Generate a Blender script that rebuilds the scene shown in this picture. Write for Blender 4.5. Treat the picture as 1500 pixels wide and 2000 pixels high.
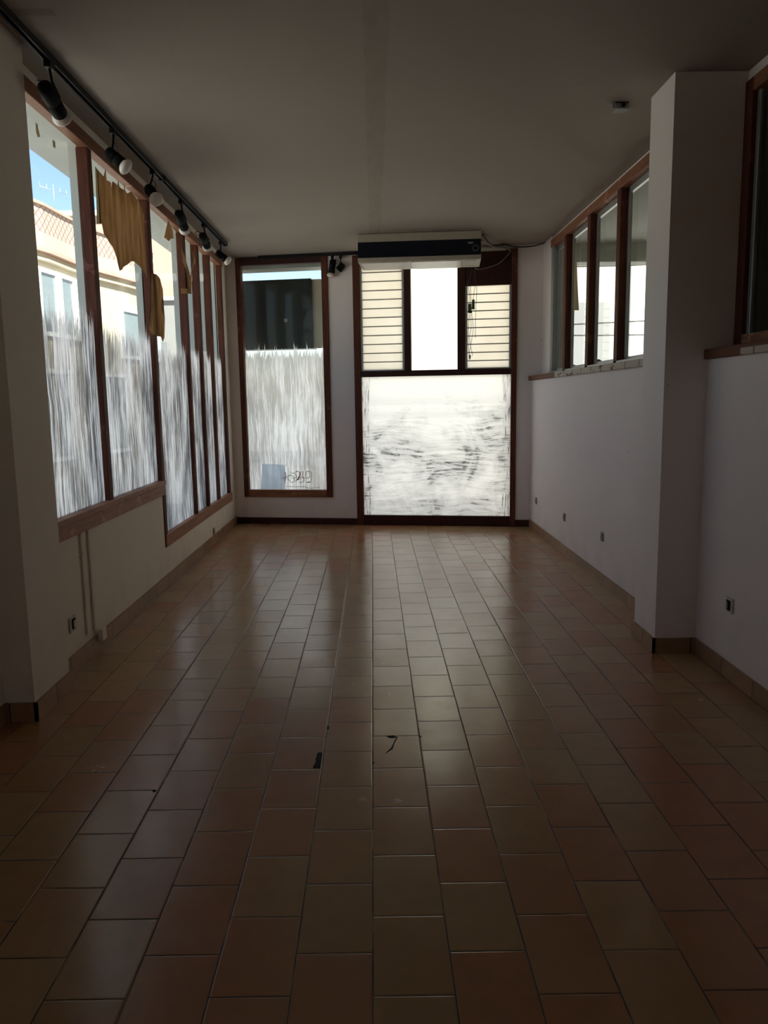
import bpy, bmesh, math, random
from mathutils import Vector, Matrix
random.seed(7)
S = bpy.context.scene
for o in list(bpy.data.objects): bpy.data.objects.remove(o, do_unlink=True)
COL = S.collection

# ---------------------------------------------------------------- camera
F, PITCH, ROLL, YAW, CAMH = 1505.05, 0.144022, -0.0150717, 0.0130953, 1.43002599
_r = Vector((math.cos(YAW), -math.sin(YAW), 0)); _f = Vector((math.sin(YAW), math.cos(YAW), 0)); _u = Vector((0, 0, 1))
CF = _f*math.cos(PITCH) - _u*math.sin(PITCH)
_u2 = _u*math.cos(PITCH) + _f*math.sin(PITCH)
CR = _r*math.cos(ROLL) + _u2*math.sin(ROLL)
CU = _u2*math.cos(ROLL) - _r*math.sin(ROLL)
CAM = Vector((0, 0, CAMH))
cd = bpy.data.cameras.new('camera'); cam = bpy.data.objects.new('camera', cd); COL.objects.link(cam)
cd.sensor_fit = 'VERTICAL'; cd.sensor_height = 24; cd.sensor_width = 18; cd.lens = 24*F/2000; cd.clip_start = .02; cd.clip_end = 300
cam.matrix_world = Matrix(((CR.x, CU.x, -CF.x, 0), (CR.y, CU.y, -CF.y, 0), (CR.z, CU.z, -CF.z, CAMH), (0, 0, 0, 1)))
S.camera = cam

# ---------------------------------------------------------------- light
S.view_settings.view_transform = 'Standard'; S.view_settings.look = 'None'
S.view_settings.gamma = 1; S.view_settings.use_curve_mapping = False
S.view_settings.exposure = -0.1
W = bpy.data.worlds.new('world'); S.world = W; W.use_nodes = True
wn = W.node_tree; wn.nodes.clear()
sky = wn.nodes.new('ShaderNodeTexSky'); sky.sky_type = 'NISHITA'; sky.sun_disc = False
SUN_EL = math.radians(48); SUN_DIR = Vector((0.62, -0.78, 0)).normalized()*math.cos(SUN_EL) + Vector((0, 0, math.sin(SUN_EL)))
sky.sun_elevation = SUN_EL; sky.sun_rotation = math.atan2(SUN_DIR.x, SUN_DIR.y); sky.air_density = 1.0; sky.dust_density = 0.8
bg = wn.nodes.new('ShaderNodeBackground'); bg.inputs['Strength'].default_value = 0.28
wo = wn.nodes.new('ShaderNodeOutputWorld'); wn.links.new(sky.outputs[0], bg.inputs[0]); wn.links.new(bg.outputs[0], wo.inputs[0])
sl = bpy.data.lights.new('sun', 'SUN'); sl.energy = 21.0; sl.angle = math.radians(.6); sl.color = (1, .95, .86)
so = bpy.data.objects.new('sun', sl); COL.objects.link(so); so.rotation_euler = SUN_DIR.to_track_quat('Z', 'Y').to_euler()
S.cycles.use_denoising = True
S.cycles.max_bounces = 12; S.cycles.diffuse_bounces = 7; S.cycles.transmission_bounces = 8; S.cycles.transparent_max_bounces = 24
S.cycles.sample_clamp_indirect = 8; S.cycles.caustics_reflective = False; S.cycles.caustics_refractive = False

# ---------------------------------------------------------------- pixel ray -> point on a plane of the room
def ray(px, py): return (CF + CR*((px-750)/F) - CU*((py-1000)/F))
def at_x(px, py, X): d = ray(px, py); return CAM + d*(X/d.x)
def at_y(px, py, Y): d = ray(px, py); return CAM + d*(Y/d.y)
def at_z(px, py, Z): d = ray(px, py); return CAM + d*((Z-CAMH)/d.z)
BA = Vector((-1.628, 9.127, 0)); BB = Vector((1.571, 8.56, 0)); BT = (BB-BA).normalized(); BN = Vector((-BT.y, BT.x, 0))   # BN points to the street
def bk(u, z, off=0): return BA + BT*u + BN*off + Vector((0, 0, z))
def at_b(px, py, off=0):
    d = ray(px, py); t = ((BA + BN*off - CAM).dot(BN))/d.dot(BN); return CAM + d*t
def ub(px, py, off=0): p = at_b(px, py, off); return ((p-BA).dot(BT), p.z)

# ---------------------------------------------------------------- mesh helpers
class MB:
    def __init__(s): s.b = bmesh.new()
    def hexa(s, c, mi=0):
        v = [s.b.verts.new(p) for p in c]
        for q in ((0, 3, 2, 1), (4, 5, 6, 7), (0, 1, 5, 4), (1, 2, 6, 5), (2, 3, 7, 6), (3, 0, 4, 7)):
            f = s.b.faces.new([v[i] for i in q]); f.material_index = mi
        return s
    def box(s, x0, x1, y0, y1, z0, z1):
        return s.hexa([(x0, y0, z0), (x1, y0, z0), (x1, y1, z0), (x0, y1, z0), (x0, y0, z1), (x1, y0, z1), (x1, y1, z1), (x0, y1, z1)])
    def bbox(s, u0, u1, z0, z1, o0, o1):      # box in the front wall's own frame
        return s.hexa([bk(u0, z0, o0), bk(u1, z0, o0), bk(u1, z0, o1), bk(u0, z0, o1), bk(u0, z1, o0), bk(u1, z1, o0), bk(u1, z1, o1), bk(u0, z1, o1)])
    def prism(s, pts, d, smooth=False):       # pts: planar ring, d: extrusion vector
        a = [s.b.verts.new(p) for p in pts]; c = [s.b.verts.new(Vector(p)+Vector(d)) for p in pts]
        s.b.faces.new(a); s.b.faces.new(list(reversed(c))); n = len(a)
        for i in range(n): s.b.faces.new((a[i], c[i], c[(i+1) % n], a[(i+1) % n]))
        return s
    def lathe(s, p0, axis, prof, n=20):        # prof: (distance along axis, radius)
        ax = Vector(axis).normalized(); e1 = ax.orthogonal().normalized(); e2 = ax.cross(e1); p0 = Vector(p0); rings = []
        for (t, r) in prof:
            rings.append([s.b.verts.new(p0+ax*t+(e1*math.cos(2*math.pi*i/n)+e2*math.sin(2*math.pi*i/n))*max(r, 1e-4)) for i in range(n)])
        for a, b in zip(rings, rings[1:]):
            for i in range(n):
                f = s.b.faces.new((a[i], a[(i+1) % n], b[(i+1) % n], b[i])); f.smooth = True
        s.b.faces.new(list(reversed(rings[0]))); s.b.faces.new(rings[-1]); return s
    def tube(s, pts, r, n=8):
        pts = [Vector(p) for p in pts]; rings = []; e = None
        for i, p in enumerate(pts):
            t = (pts[min(i+1, len(pts)-1)]-pts[max(i-1, 0)]).normalized()
            e = t.orthogonal().normalized() if e is None else (e - t*e.dot(t)).normalized()
            g = t.cross(e)
            rings.append([s.b.verts.new(p+(e*math.cos(2*math.pi*k/n)+g*math.sin(2*math.pi*k/n))*r) for k in range(n)])
        for a, b in zip(rings, rings[1:]):
            for k in range(n):
                f = s.b.faces.new((a[k], a[(k+1) % n], b[(k+1) % n], b[k])); f.smooth = True
        s.b.faces.new(list(reversed(rings[0]))); s.b.faces.new(rings[-1]); return s
    def build(s, name, mat, parent=None, bevel=0):
        bmesh.ops.recalc_face_normals(s.b, faces=s.b.faces)
        me = bpy.data.meshes.new(name); s.b.to_mesh(me); s.b.free()
        for m in (mat if isinstance(mat, (list, tuple)) else [mat]): me.materials.append(m)
        o = bpy.data.objects.new(name, me); COL.objects.link(o)
        if parent: o.parent = parent
        if bevel:
            b = o.modifiers.new('bevel', 'BEVEL'); b.width = bevel; b.segments = 2; b.limit_method = 'ANGLE'
        return o
def at0(o, loc):                               # put an object's origin at loc without moving its mesh
    loc = Vector(loc); o.data.transform(Matrix.Translation(-loc)); o.location = loc; return o
def empty(name, loc=(0, 0, 0)):
    o = bpy.data.objects.new(name, None); COL.objects.link(o); o.location = loc; o.empty_display_size = .1; return o
def part(mb, name, mat, parent, bevel=0):     # world-space mesh under a parent empty
    o = mb.build(name, mat, None, bevel); off = Vector((0, 0, 0)); p = parent
    while p: off += p.location; p = p.parent
    o.data.transform(Matrix.Translation(-off)); o.parent = parent; return o
def struct(o): o['kind'] = 'structure'; return o
def tag(o, label, cat, group=None):
    o['label'] = label; o['category'] = cat
    if group: o['group'] = group
    return o
def spl(pts, n=8):                             # Catmull-Rom
    P = [Vector(p) for p in pts]; P = [P[0]]+P+[P[-1]]; out = []
    for i in range(1, len(P)-2):
        for k in range(n):
            t = k/n; a, b, c, d = P[i-1:i+3]
            out.append(.5*((2*b)+(c-a)*t+(2*a-5*b+4*c-d)*t*t+(3*b-a-3*c+d)*t**3))
    return out+[P[-2]]

# ---------------------------------------------------------------- materials
class NT:
    def __init__(s, name):
        s.m = bpy.data.materials.new(name); s.m.use_nodes = True; s.t = s.m.node_tree; s.t.nodes.clear()
        s.out = s.n('ShaderNodeOutputMaterial')
    def n(s, typ, **kw):
        x = s.t.nodes.new(typ)
        for k, v in kw.items(): setattr(x, k, v)
        return x
    def L(s, a, b): s.t.links.new(a, b)
    def v(s, sock, val):
        if hasattr(val, 'is_output'): s.L(val, sock)
        else: sock.default_value = val
    def math(s, op, a, b=0.0, c=None, clamp=False):
        x = s.n('ShaderNodeMath', operation=op, use_clamp=clamp); s.v(x.inputs[0], a); s.v(x.inputs[1], b)
        if c is not None: s.v(x.inputs[2], c)
        return x.outputs[0]
    def mapr(s, val, a, b, c=0.0, d=1.0, smooth=False):
        x = s.n('ShaderNodeMapRange'); x.interpolation_type = 'SMOOTHSTEP' if smooth else 'LINEAR'
        for i, q in enumerate((val, a, b, c, d)): s.v(x.inputs[i], q)
        return x.outputs[0]
    def mixc(s, f, a, b, bt='MIX'):
        x = s.n('ShaderNodeMix', data_type='RGBA', blend_type=bt); s.v(x.inputs[0], f)
        s.v(x.inputs[6], a if hasattr(a, 'is_output') else (*a, 1)); s.v(x.inputs[7], b if hasattr(b, 'is_output') else (*b, 1)); return x.outputs[2]
    def pos(s, wall=False):
        g = s.n('ShaderNodeNewGeometry').outputs['Position']; x = s.n('ShaderNodeSeparateXYZ'); s.L(g, x.inputs[0])
        return g, x.outputs[0], x.outputs[1], x.outputs[2]
    def comb(s, a, b, c):
        x = s.n('ShaderNodeCombineXYZ'); s.v(x.inputs[0], a); s.v(x.inputs[1], b); s.v(x.inputs[2], c); return x.outputs[0]
    def noise(s, vec, sc=5, det=3, rough=.5, dist=0.0, out=0):
        x = s.n('ShaderNodeTexNoise'); s.L(vec, x.inputs['Vector']); x.inputs['Scale'].default_value = sc; x.inputs['Detail'].default_value = det
        x.inputs['Roughness'].default_value = rough; x.inputs['Distortion'].default_value = dist; return x.outputs[out]
    def bsdf(s, col, rough=.6, spec=.5, metal=0, normal=None):
        x = s.n('ShaderNodeBsdfPrincipled'); s.v(x.inputs['Base Color'], col if hasattr(col, 'is_output') else (*col, 1))
        s.v(x.inputs['Roughness'], rough); s.v(x.inputs['Specular IOR Level'], spec); x.inputs['Metallic'].default_value = metal
        if normal: s.L(normal, x.inputs['Normal'])
        return x
    def bump(s, h, strength=.3, dist=.01):
        x = s.n('ShaderNodeBump'); x.inputs['Strength'].default_value = strength; x.inputs['Distance'].default_value = dist; s.L(h, x.inputs['Height']); return x.outputs[0]
    def mixs(s, f, a, b):
        x = s.n('ShaderNodeMixShader'); s.v(x.inputs[0], f); s.L(a, x.inputs[1]); s.L(b, x.inputs[2]); return x.outputs[0]
    def done(s, sh): s.L(sh.outputs[0] if hasattr(sh, 'outputs') else sh, s.out.inputs[0]); return s.m

def simple(name, col, rough=.6, spec=.5, metal=0, var=.06, sc=12, bump=0):
    t = NT(name); g, x, y, z = t.pos(); nz = t.noise(g, sc, 3)
    c = t.mixc(nz, tuple(k*(1-var*2) for k in col), tuple(min(1, k*(1+var*2)) for k in col))
    return t.done(t.bsdf(c, rough, spec, metal, t.bump(nz, bump, .003) if bump else None))

def plaster(name, col, ceiling=False):
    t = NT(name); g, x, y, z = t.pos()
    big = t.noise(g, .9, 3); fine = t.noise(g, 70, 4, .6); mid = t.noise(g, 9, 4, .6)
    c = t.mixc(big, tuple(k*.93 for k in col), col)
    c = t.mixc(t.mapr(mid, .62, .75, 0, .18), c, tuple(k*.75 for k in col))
    if ceiling:
        # scar of a removed partition: a long stained strip, and a short one above the left wall
        wob = t.math('MULTIPLY', t.math('SUBTRACT', t.noise(g, 3, 3), .5), .03)
        xx = t.math('ADD', x, wob)
        cx = t.math('ADD', .036, t.math('MULTIPLY', y, .0025))
        d = t.math('ABSOLUTE', t.math('SUBTRACT', xx, cx))
        m = t.mapr(d, .062, .050, 0, 1, True)
        patch = t.mapr(t.noise(t.comb(t.math('MULTIPLY', x, 8), t.math('MULTIPLY', y, 3), 0), 1.6, 4, .6), .35, .7, .25, .75)
        mm = t.math('MULTIPLY', m, patch)
        sp = t.math('MULTIPLY', t.mapr(t.noise(t.comb(x, t.math('MULTIPLY', y, .7), 0), 11, 2), .63, .70, 0, .6), t.mapr(d, .13, .03, 0, 1))
        mm = t.math('MAXIMUM', mm, sp)
        c = t.mixc(t.math('MULTIPLY', mm, .6), c, (.22, .18, .13))
        a = t.mapr(t.math('ABSOLUTE', t.math('SUBTRACT', y, 3.505)), .034, .026, 0, .6)
        b = t.mapr(t.math('ABSOLUTE', t.math('SUBTRACT', x, -1.41)), .115, .105, 0, 1)
        c = t.mixc(t.math('MULTIPLY', a, b), c, (.20, .16, .12))
    else:
        low = t.mapr(z, .0, .5, .22, 0)   # scuffs close to the floor
        c = t.mixc(t.math('MULTIPLY', low, t.mapr(t.noise(g, 5, 4), .45, .7)), c, (.42, .36, .28))
        # nail holes
        vo = t.n('ShaderNodeTexVoronoi'); t.L(g, vo.inputs['Vector']); vo.inputs['Scale'].default_value = 2.6
        c = t.mixc(t.mapr(vo.outputs['Distance'], .016, .012, 0, .85), c, (.05, .04, .035))
    return t.done(t.bsdf(c, .75, .3, 0, t.bump(t.math('ADD', fine, t.math('MULTIPLY', mid, 1.5)), .25, .004)))

def floor_mat():
    t = NT('floor_tile'); g, x, y, z = t.pos()
    PX, PY, X0, Y0, SH = .2, .2920526, -.0224135, 1.68161, -.0145340
    wx = t.math('MULTIPLY', t.math('SUBTRACT', t.noise(g, 2.2, 2), .5), .004)
    cx = t.math('DIVIDE', t.math('SUBTRACT', t.math('ADD', x, wx), X0), PX)
    col = t.math('FLOOR', cx); fx = t.math('FRACT', cx)
    odd = t.math('MODULO', t.math('ADD', col, 100), 2)
    yy = t.math('SUBTRACT', y, t.math('ADD', Y0, t.math('MULTIPLY', x, SH)))
    jit = t.n('ShaderNodeTexWhiteNoise', noise_dimensions='1D'); t.L(col, jit.inputs['W'])
    yy = t.math('ADD', yy, t.math('MULTIPLY', t.math('SUBTRACT', jit.outputs[0], .5), .006))
    cy = t.math('ADD', t.math('DIVIDE', yy, PY), t.math('MULTIPLY', odd, .5))
    row = t.math('FLOOR', cy); fy = t.math('FRACT', cy)
    rn = t.n('ShaderNodeTexWhiteNoise', noise_dimensions='3D'); t.L(t.comb(col, row, 3.3), rn.inputs['Vector'])
    rs = t.n('ShaderNodeSeparateColor'); t.L(rn.outputs['Color'], rs.inputs[0]); r1, r2, r3 = rs.outputs
    ex = t.math('MULTIPLY', t.math('MINIMUM', fx, t.math('SUBTRACT', 1, fx)), PX)
    ey = t.math('MULTIPLY', t.math('MINIMUM', fy, t.math('SUBTRACT', 1, fy)), PY)
    e = t.math('MINIMUM', ex, ey)
    gw = t.math('ADD', .0008, t.math('MULTIPLY', t.noise(g, 9, 3), .0016))
    grout = t.mapr(e, gw, t.math('ADD', gw, .0012), 1, 0)
    cl = t.noise(t.comb(t.math('MULTIPLY', x, .9), t.math('MULTIPLY', y, .5), 4), 1.1, 2)      # batches of redder tiles
    base = t.mixc(r1, (.40, .245, .118), (.46, .29, .142))
    redm = t.mapr(t.math('ADD', t.math('MULTIPLY', r2, .28), t.math('MULTIPLY', cl, 1.0)), .60, .78, 0, .9)
    base = t.mixc(redm, base, (.44, .185, .088))
    mott = t.noise(t.comb(t.math('ADD', x, t.math('MULTIPLY', r1, 9)), y, r2), 14, 4, .6)
    base = t.mixc(t.mapr(mott, .3, .75, 0, .25), base, (.22, .13, .075))
    dust = t.mapr(t.noise(g, 3.5, 5, .65), .5, .75, 0, .09)
    base = t.mixc(dust, base, (.36, .30, .23))
    gc = t.mixc(t.mapr(t.noise(g, 4, 3), .5, .62), (.028, .018, .012), (.20, .135, .08))
    c = t.mixc(grout, base, gc)
    # each tile lies a hair off level, its edges rounded
    h = t.math('ADD', t.math('MULTIPLY', t.math('MULTIPLY', t.math('SUBTRACT', r1, .5), t.math('SUBTRACT', fx, .5)), PX*.012),
               t.math('MULTIPLY', t.math('MULTIPLY', t.math('SUBTRACT', r3, .5), t.math('SUBTRACT', fy, .5)), PY*.016))
    h = t.math('ADD', h, t.math('MULTIPLY', t.mapr(e, 0, .006, -1, 0, True), .0007))
    h = t.math('ADD', h, t.math('MULTIPLY', t.noise(t.comb(x, y, r1), 9, 2), .0005))
    h = t.math('ADD', h, t.math('MULTIPLY', t.noise(g, 160, 2), .00001))
    b = t.n('ShaderNodeBump'); b.inputs['Strength'].default_value = 1; b.inputs['Distance'].default_value = 1; t.L(h, b.inputs['Height'])
    ro = t.math('ADD', t.mapr(t.noise(g, 6, 4, .6), .3, .7, .15, .24), t.math('MULTIPLY', r3, .04))
    ro = t.math('ADD', ro, t.math('MULTIPLY', grout, .4))
    bs = t.bsdf(c, ro, .75, 0, b.outputs[0]); bs.inputs['Specular Tint'].default_value = (1, .93, .83, 1)
    return t.done(bs)

def wood(name, col, dark, rough=.5, axis='z', worn=.35):
    t = NT(name); g, x, y, z = t.pos()
    if axis == 'z': v = t.comb(t.math('MULTIPLY', x, 12), t.math('MULTIPLY', y, 12), z)
    else: v = t.comb(t.math('MULTIPLY', x, 1), t.math('MULTIPLY', y, 1), t.math('MULTIPLY', z, 12))
    n1 = t.noise(v, 4, 5, .65, .6)
    c = t.mixc(t.mapr(n1, .3, .7), dark, col)
    w = t.math('MULTIPLY', t.mapr(t.noise(g, 6, 5, .7), .60, .66, 0, 1), worn)
    c = t.mixc(w, c, tuple(min(1, k*2.0+.06) for k in col))
    return t.done(t.bsdf(c, rough, .18, 0, t.bump(n1, .3, .003)))

def glass_clear(name='clear_glass', tint=(.93, .96, .95), gloss=True):
    t = NT(name); tr = t.n('ShaderNodeBsdfTransparent'); tr.inputs[0].default_value = (*tint, 1)
    if not gloss: return t.done(tr)
    gl = t.n('ShaderNodeBsdfGlossy'); gl.inputs['Roughness'].default_value = .03
    fr = t.n('ShaderNodeFresnel'); fr.inputs[0].default_value = 1.45
    return t.done(t.mixs(t.math('MULTIPLY', fr.outputs[0], .9), tr.outputs[0], gl.outputs[0]))

def painted_glass(name, mode='left', ztop=2.0, seed=0.0):
    """window glass smeared with brushed whitening"""
    t = NT(name); g, x, y, z = t.pos()
    if mode == 'left': h = y
    else:
        h = t.math('ADD', t.math('MULTIPLY', x, BT.x), t.math('MULTIPLY', y, BT.y))
    if mode in ('left', 'back'):
        wob = t.math('MULTIPLY', t.math('SUBTRACT', t.noise(t.comb(h, z, seed), 2.3, 3), .5), .08)
        hh = t.math('ADD', h, wob)
        f1 = t.noise(t.comb(t.math('MULTIPLY', hh, 42), t.math('MULTIPLY', z, 1.6), seed), 1, 5, .65, .3)
        f2 = t.noise(t.comb(t.math('MULTIPLY', hh, 125), t.math('MULTIPLY', z, 2.6), seed+5), 1, 4, .7)
        f3 = t.noise(t.comb(t.math('MULTIPLY', h, 3), t.math('MULTIPLY', z, 1.2), seed+9), 1, 4, .6)
        edge = t.math('ADD', t.math('MULTIPLY', t.math('SUBTRACT', f1, .5), .42), t.math('MULTIPLY', t.math('SUBTRACT', f2, .5), .35))
        top = t.math('ADD', ztop, edge)
        reg = t.mapr(t.math('SUBTRACT', top, z), -.015, .03, 0, 1)
        streak = t.math('ADD', t.math('MULTIPLY', f1, .42), t.math('MULTIPLY', f2, .58))
        fade = t.mapr(z, ztop, ztop-1.1, 0, .12)      # thinner near the brush tops, thick lower down
        cov = t.mapr(t.math('ADD', streak, fade), .33, .50, .50, .97)
        cov = t.math('MULTIPLY', cov, reg)
        dk = t.mapr(t.math('ADD', streak, t.math('MULTIPLY', t.math('SUBTRACT', f3, .5), .45)), .44, .565)
        if mode == 'left': pc = t.mixc(dk, (.10, .095, .09), (.80, .77, .745))
        else: pc = t.mixc(dk, (.44, .445, .45), (.88, .92, .97))
    else:
        q = t.noise(t.comb(h, z, 7), 1.3, 2, .5, 0, 0)
        zz = t.math('ADD', z, t.math('MULTIPLY', t.math('SUBTRACT', q, .5), .22))
        s1 = t.noise(t.comb(t.math('MULTIPLY', h, 3.2), t.math('MULTIPLY', zz, 34), 3), 1, 6, .72, .12)
        s2 = t.noise(t.comb(h, z, 2), 3.0, 5, .62, 1.2)
        s3 = t.noise(t.comb(t.math('MULTIPLY', h, 1.3), t.math('MULTIPLY', z, 1.3), 12), 1.5, 3, .5)
        zr = t.mapr(z, 1.62, .95, -.13, .065)       # the brushed-out band sits in the lower two thirds
        a = t.math('ADD', t.math('ADD', t.math('MULTIPLY', s1, .55), t.math('MULTIPLY', s2, .45)), t.math('ADD', zr, t.math('MULTIPLY', t.math('SUBTRACT', s3, .5), .35)))
        ed = t.math('ABSOLUTE', t.math('SUBTRACT', h, BA.x*BT.x+BA.y*BT.y+2.37))
        s4 = t.noise(t.comb(t.math('MULTIPLY', h, 60), t.math('MULTIPLY', z, 5), 4), 1, 4, .7)
        a = t.math('MAXIMUM', a, t.math('MULTIPLY', t.math('ADD', s4, .05), t.mapr(ed, .66, .76, 0, 1)))
        dk = t.mapr(a, .46, .64)
        pc = t.mixc(dk, (.985, .985, .985), (.62, .63, .64))
        pc = t.mixc(t.mapr(a, .61, .68), pc, (.10, .10, .10))
        cov = t.mapr(a, .44, .6, .93, .97)
    tl = t.n('ShaderNodeBsdfTranslucent'); t.L(pc, tl.inputs[0])
    df = t.n('ShaderNodeBsdfDiffuse'); t.L(pc, df.inputs[0])
    tr = t.n('ShaderNodeBsdfTransparent'); tr.inputs[0].default_value = (.93, .96, .95, 1)
    gl = t.n('ShaderNodeBsdfGlossy'); gl.inputs['Roughness'].default_value = .05
    fr = t.n('ShaderNodeFresnel'); fr.inputs[0].default_value = 1.45
    clear = t.mixs(t.math('MULTIPLY', fr.outputs[0], .45), tr.outputs[0], gl.outputs[0])
    paint = t.mixs(.95 if mode == 'door' else .86, df.outputs[0], tl.outputs[0])
    return t.done(t.mixs(cov, clear, paint))

def translucent(name, col, col2, sc=6, frac=.5, stretch=(1, 1, 1)):
    t = NT(name); g, x, y, z = t.pos()
    v = t.comb(t.math('MULTIPLY', x, stretch[0]), t.math('MULTIPLY', y, stretch[1]), t.math('MULTIPLY', z, stretch[2]))
    n = t.noise(v, sc, 4, .6); c = t.mixc(t.mapr(n, .3, .7), col, col2)
    tl = t.n('ShaderNodeBsdfTranslucent'); t.L(c, tl.inputs[0]); df = t.n('ShaderNodeBsdfDiffuse'); t.L(c, df.inputs[0])
    return t.done(t.mixs(frac, df.outputs[0], tl.outputs[0]))

def sill_mat():
    t = NT('chipped_sill'); g, x, y, z = t.pos()
    n1 = t.noise(t.comb(x, t.math('MULTIPLY', y, .8), t.math('MULTIPLY', z, 3)), 5, 5, .7)
    c = t.mixc(t.noise(g, 20, 4), (.20, .075, .035), (.11, .04, .02))
    def band(a, b): return t.math('MULTIPLY', t.mapr(y, a-.02, a, 0, 1), t.mapr(y, b, b+.02, 1, 0))
    far = t.math('MULTIPLY', band(4.5, 7.3), t.mapr(n1, .40, .43, 0, 1)); near = t.math('MULTIPLY', t.math('MULTIPLY', band(3.2, 3.73), t.mapr(z, 1.650, 1.655, 1, 0)), t.mapr(n1, .36, .38, 0, 1))
    white = t.math('MAXIMUM', far, near)
    joint = t.mapr(t.math('ABSOLUTE', t.math('SUBTRACT', t.math('FRACT', t.math('MULTIPLY', y, 3.6)), .5)), .47, .49, 0, 1)
    c = t.mixc(white, c, (.50, .44, .37)); c = t.mixc(joint, c, (.12, .07, .05))
    return t.done(t.bsdf(c, .7, .3, 0, t.bump(n1, .5, .006)))

def skirt_mat():
    t = NT('skirting_tile'); g, x, y, z = t.pos()
    s = t.math('MULTIPLY', t.math('ADD', y, t.math('MULTIPLY', x, .83)), 1/.33)
    fr = t.math('FRACT', s); e = t.math('MINIMUM', fr, t.math('SUBTRACT', 1, fr))
    w = t.n('ShaderNodeTexWhiteNoise', noise_dimensions='1D'); t.L(t.math('FLOOR', s), w.inputs['W'])
    c = t.mixc(w.outputs[0], (.32, .19, .11), (.42, .25, .14)); c = t.mixc(t.mapr(t.noise(g, 12, 4), .4, .7, 0, .4), c, (.22, .14, .09))
    c = t.mixc(t.mapr(e, .006, .012, 1, 0), c, (.05, .03, .02))
    return t.done(t.bsdf(c, .45, .4))

M = {}
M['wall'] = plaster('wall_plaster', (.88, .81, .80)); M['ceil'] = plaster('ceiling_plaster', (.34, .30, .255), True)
M['wallL'] = plaster('wall_plaster_cream', (.90, .83, .72))
M['floor'] = floor_mat(); M['skirt'] = skirt_mat(); M['sill'] = sill_mat()
M['wood'] = wood('brown_wood', (.15, .050, .030), (.075, .024, .014), rough=.6); M['woodh'] = wood('brown_wood_rail', (.36, .16, .09), (.20, .085, .048), axis='h', worn=.5)
M['woodrail'] = wood('worn_window_rail', (.50, .26, .165), (.32, .15, .095), axis='h', worn=.25)
M['wooddark'] = wood('dark_wood_panel', (.060, .022, .017), (.035, .013, .010), worn=.0)
M['glass'] = glass_clear(); M['glassback'] = glass_clear('glass_rear_face', gloss=False)
M['alu'] = simple('aluminium', (.42, .44, .45), .4, .5, .6); M['black'] = simple('black_metal', (.008, .008, .008), .5, .2)
M['blackm'] = simple('matt_black', (.005, .005, .005), .8, .15)
M['bulb'] = simple('bulb_glass', (.72, .66, .60), .25, .6); M['beige'] = simple('beige_enamel', (.46, .41, .33), .45)
M['navy'] = simple('navy_plastic', (.003, .006, .014), .4, .25); M['white'] = simple('white_plastic', (.66, .63, .58), .45)
M['grey'] = simple('grey_plastic', (.30, .29, .28), .5); M['green'] = simple('green_circuit_board', (.07, .10, .03), .5)
M['cable'] = simple('pale_cable', (.36, .33, .30), .5); M['wire'] = simple('dark_wire', (.03, .03, .028), .6)
M['mortar'] = simple('dark_mortar', (.012, .010, .009), .9); M['concrete'] = simple('pale_render', (.62, .64, .60), .85, .2, 0, .05, 3)
M['kraft'] = translucent('kraft_paper', (.34, .225, .125), (.60, .43, .27), 3, .62, (1, 5, .8))
M['cream_paper'] = translucent('cream_paper', (.52, .46, .30), (.60, .54, .36), 6, .5)
M['frost'] = translucent('frosted_glass', (.92, .90, .82), (.97, .96, .90), 3, .92)
M['bluepaper'] = translucent('pale_blue_paper', (.72, .80, .88), (.84, .90, .96), 4, .92)
M['redink'] = simple('red_marker', (.45, .10, .10), .7); M['greyink'] = simple('grey_marker', (.18, .17, .17), .7)
M['facade'] = simple('cream_render', (.42, .365, .275), .9, .1, 0, .04, 1.5); M['facade2'] = simple('pale_render_far', (.43, .41, .355), .9, .1, 0, .03, 1)
M['facgrey'] = simple('grey_render', (.24, .24, .235), .9, .1, 0, .05, 1.2); M['pink'] = simple('pink_render', (.42, .27, .22), .9, .1, 0, .05, 1.5)
M['extwhite'] = simple('white_frame_paint', (.85, .85, .83), .6); M['extglass'] = simple('dim_window_glass', (.16, .19, .20), .15, .6)
M['asphalt'] = simple('asphalt', (.46, .44, .41), .9, .2, 0, .08, 6); M['stone'] = simple('tan_stone', (.42, .34, .24), .9, .1, 0, .1, 20)
M['leaf'] = simple('leaf_green', (.06, .12, .035), .7)
def lattice_mat():
    t = NT('roof_lattice'); g, x, y, z = t.pos()
    a = t.math('FRACT', t.math('MULTIPLY', t.math('ADD', y, z), 5)); b = t.math('FRACT', t.math('MULTIPLY', t.math('SUBTRACT', y, z), 5))
    m = t.math('MINIMUM', t.math('ABSOLUTE', t.math('SUBTRACT', a, .5)), t.math('ABSOLUTE', t.math('SUBTRACT', b, .5)))
    return t.done(t.bsdf(t.mixc(t.mapr(m, .08, .12), (.22, .15, .12), (.42, .33, .27)), .8, .2))
M['lattice'] = lattice_mat()

# ================================================================= THE ROOM
CZ = 3.055; XL = -1.65; XR = 1.75; XG = -1.68
struct(MB().box(-2.0, 5.2, -3.2, 9.6, -.12, 0).build('floor', M['floor']))
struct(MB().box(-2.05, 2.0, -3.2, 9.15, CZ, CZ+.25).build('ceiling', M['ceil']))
# roof edge / eaves outside the left windows and over the street front
struct(MB().box(-2.10, 5.2, -3.2, 9.75, CZ+.25, CZ+.35).build('roof', M['concrete']))
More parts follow.
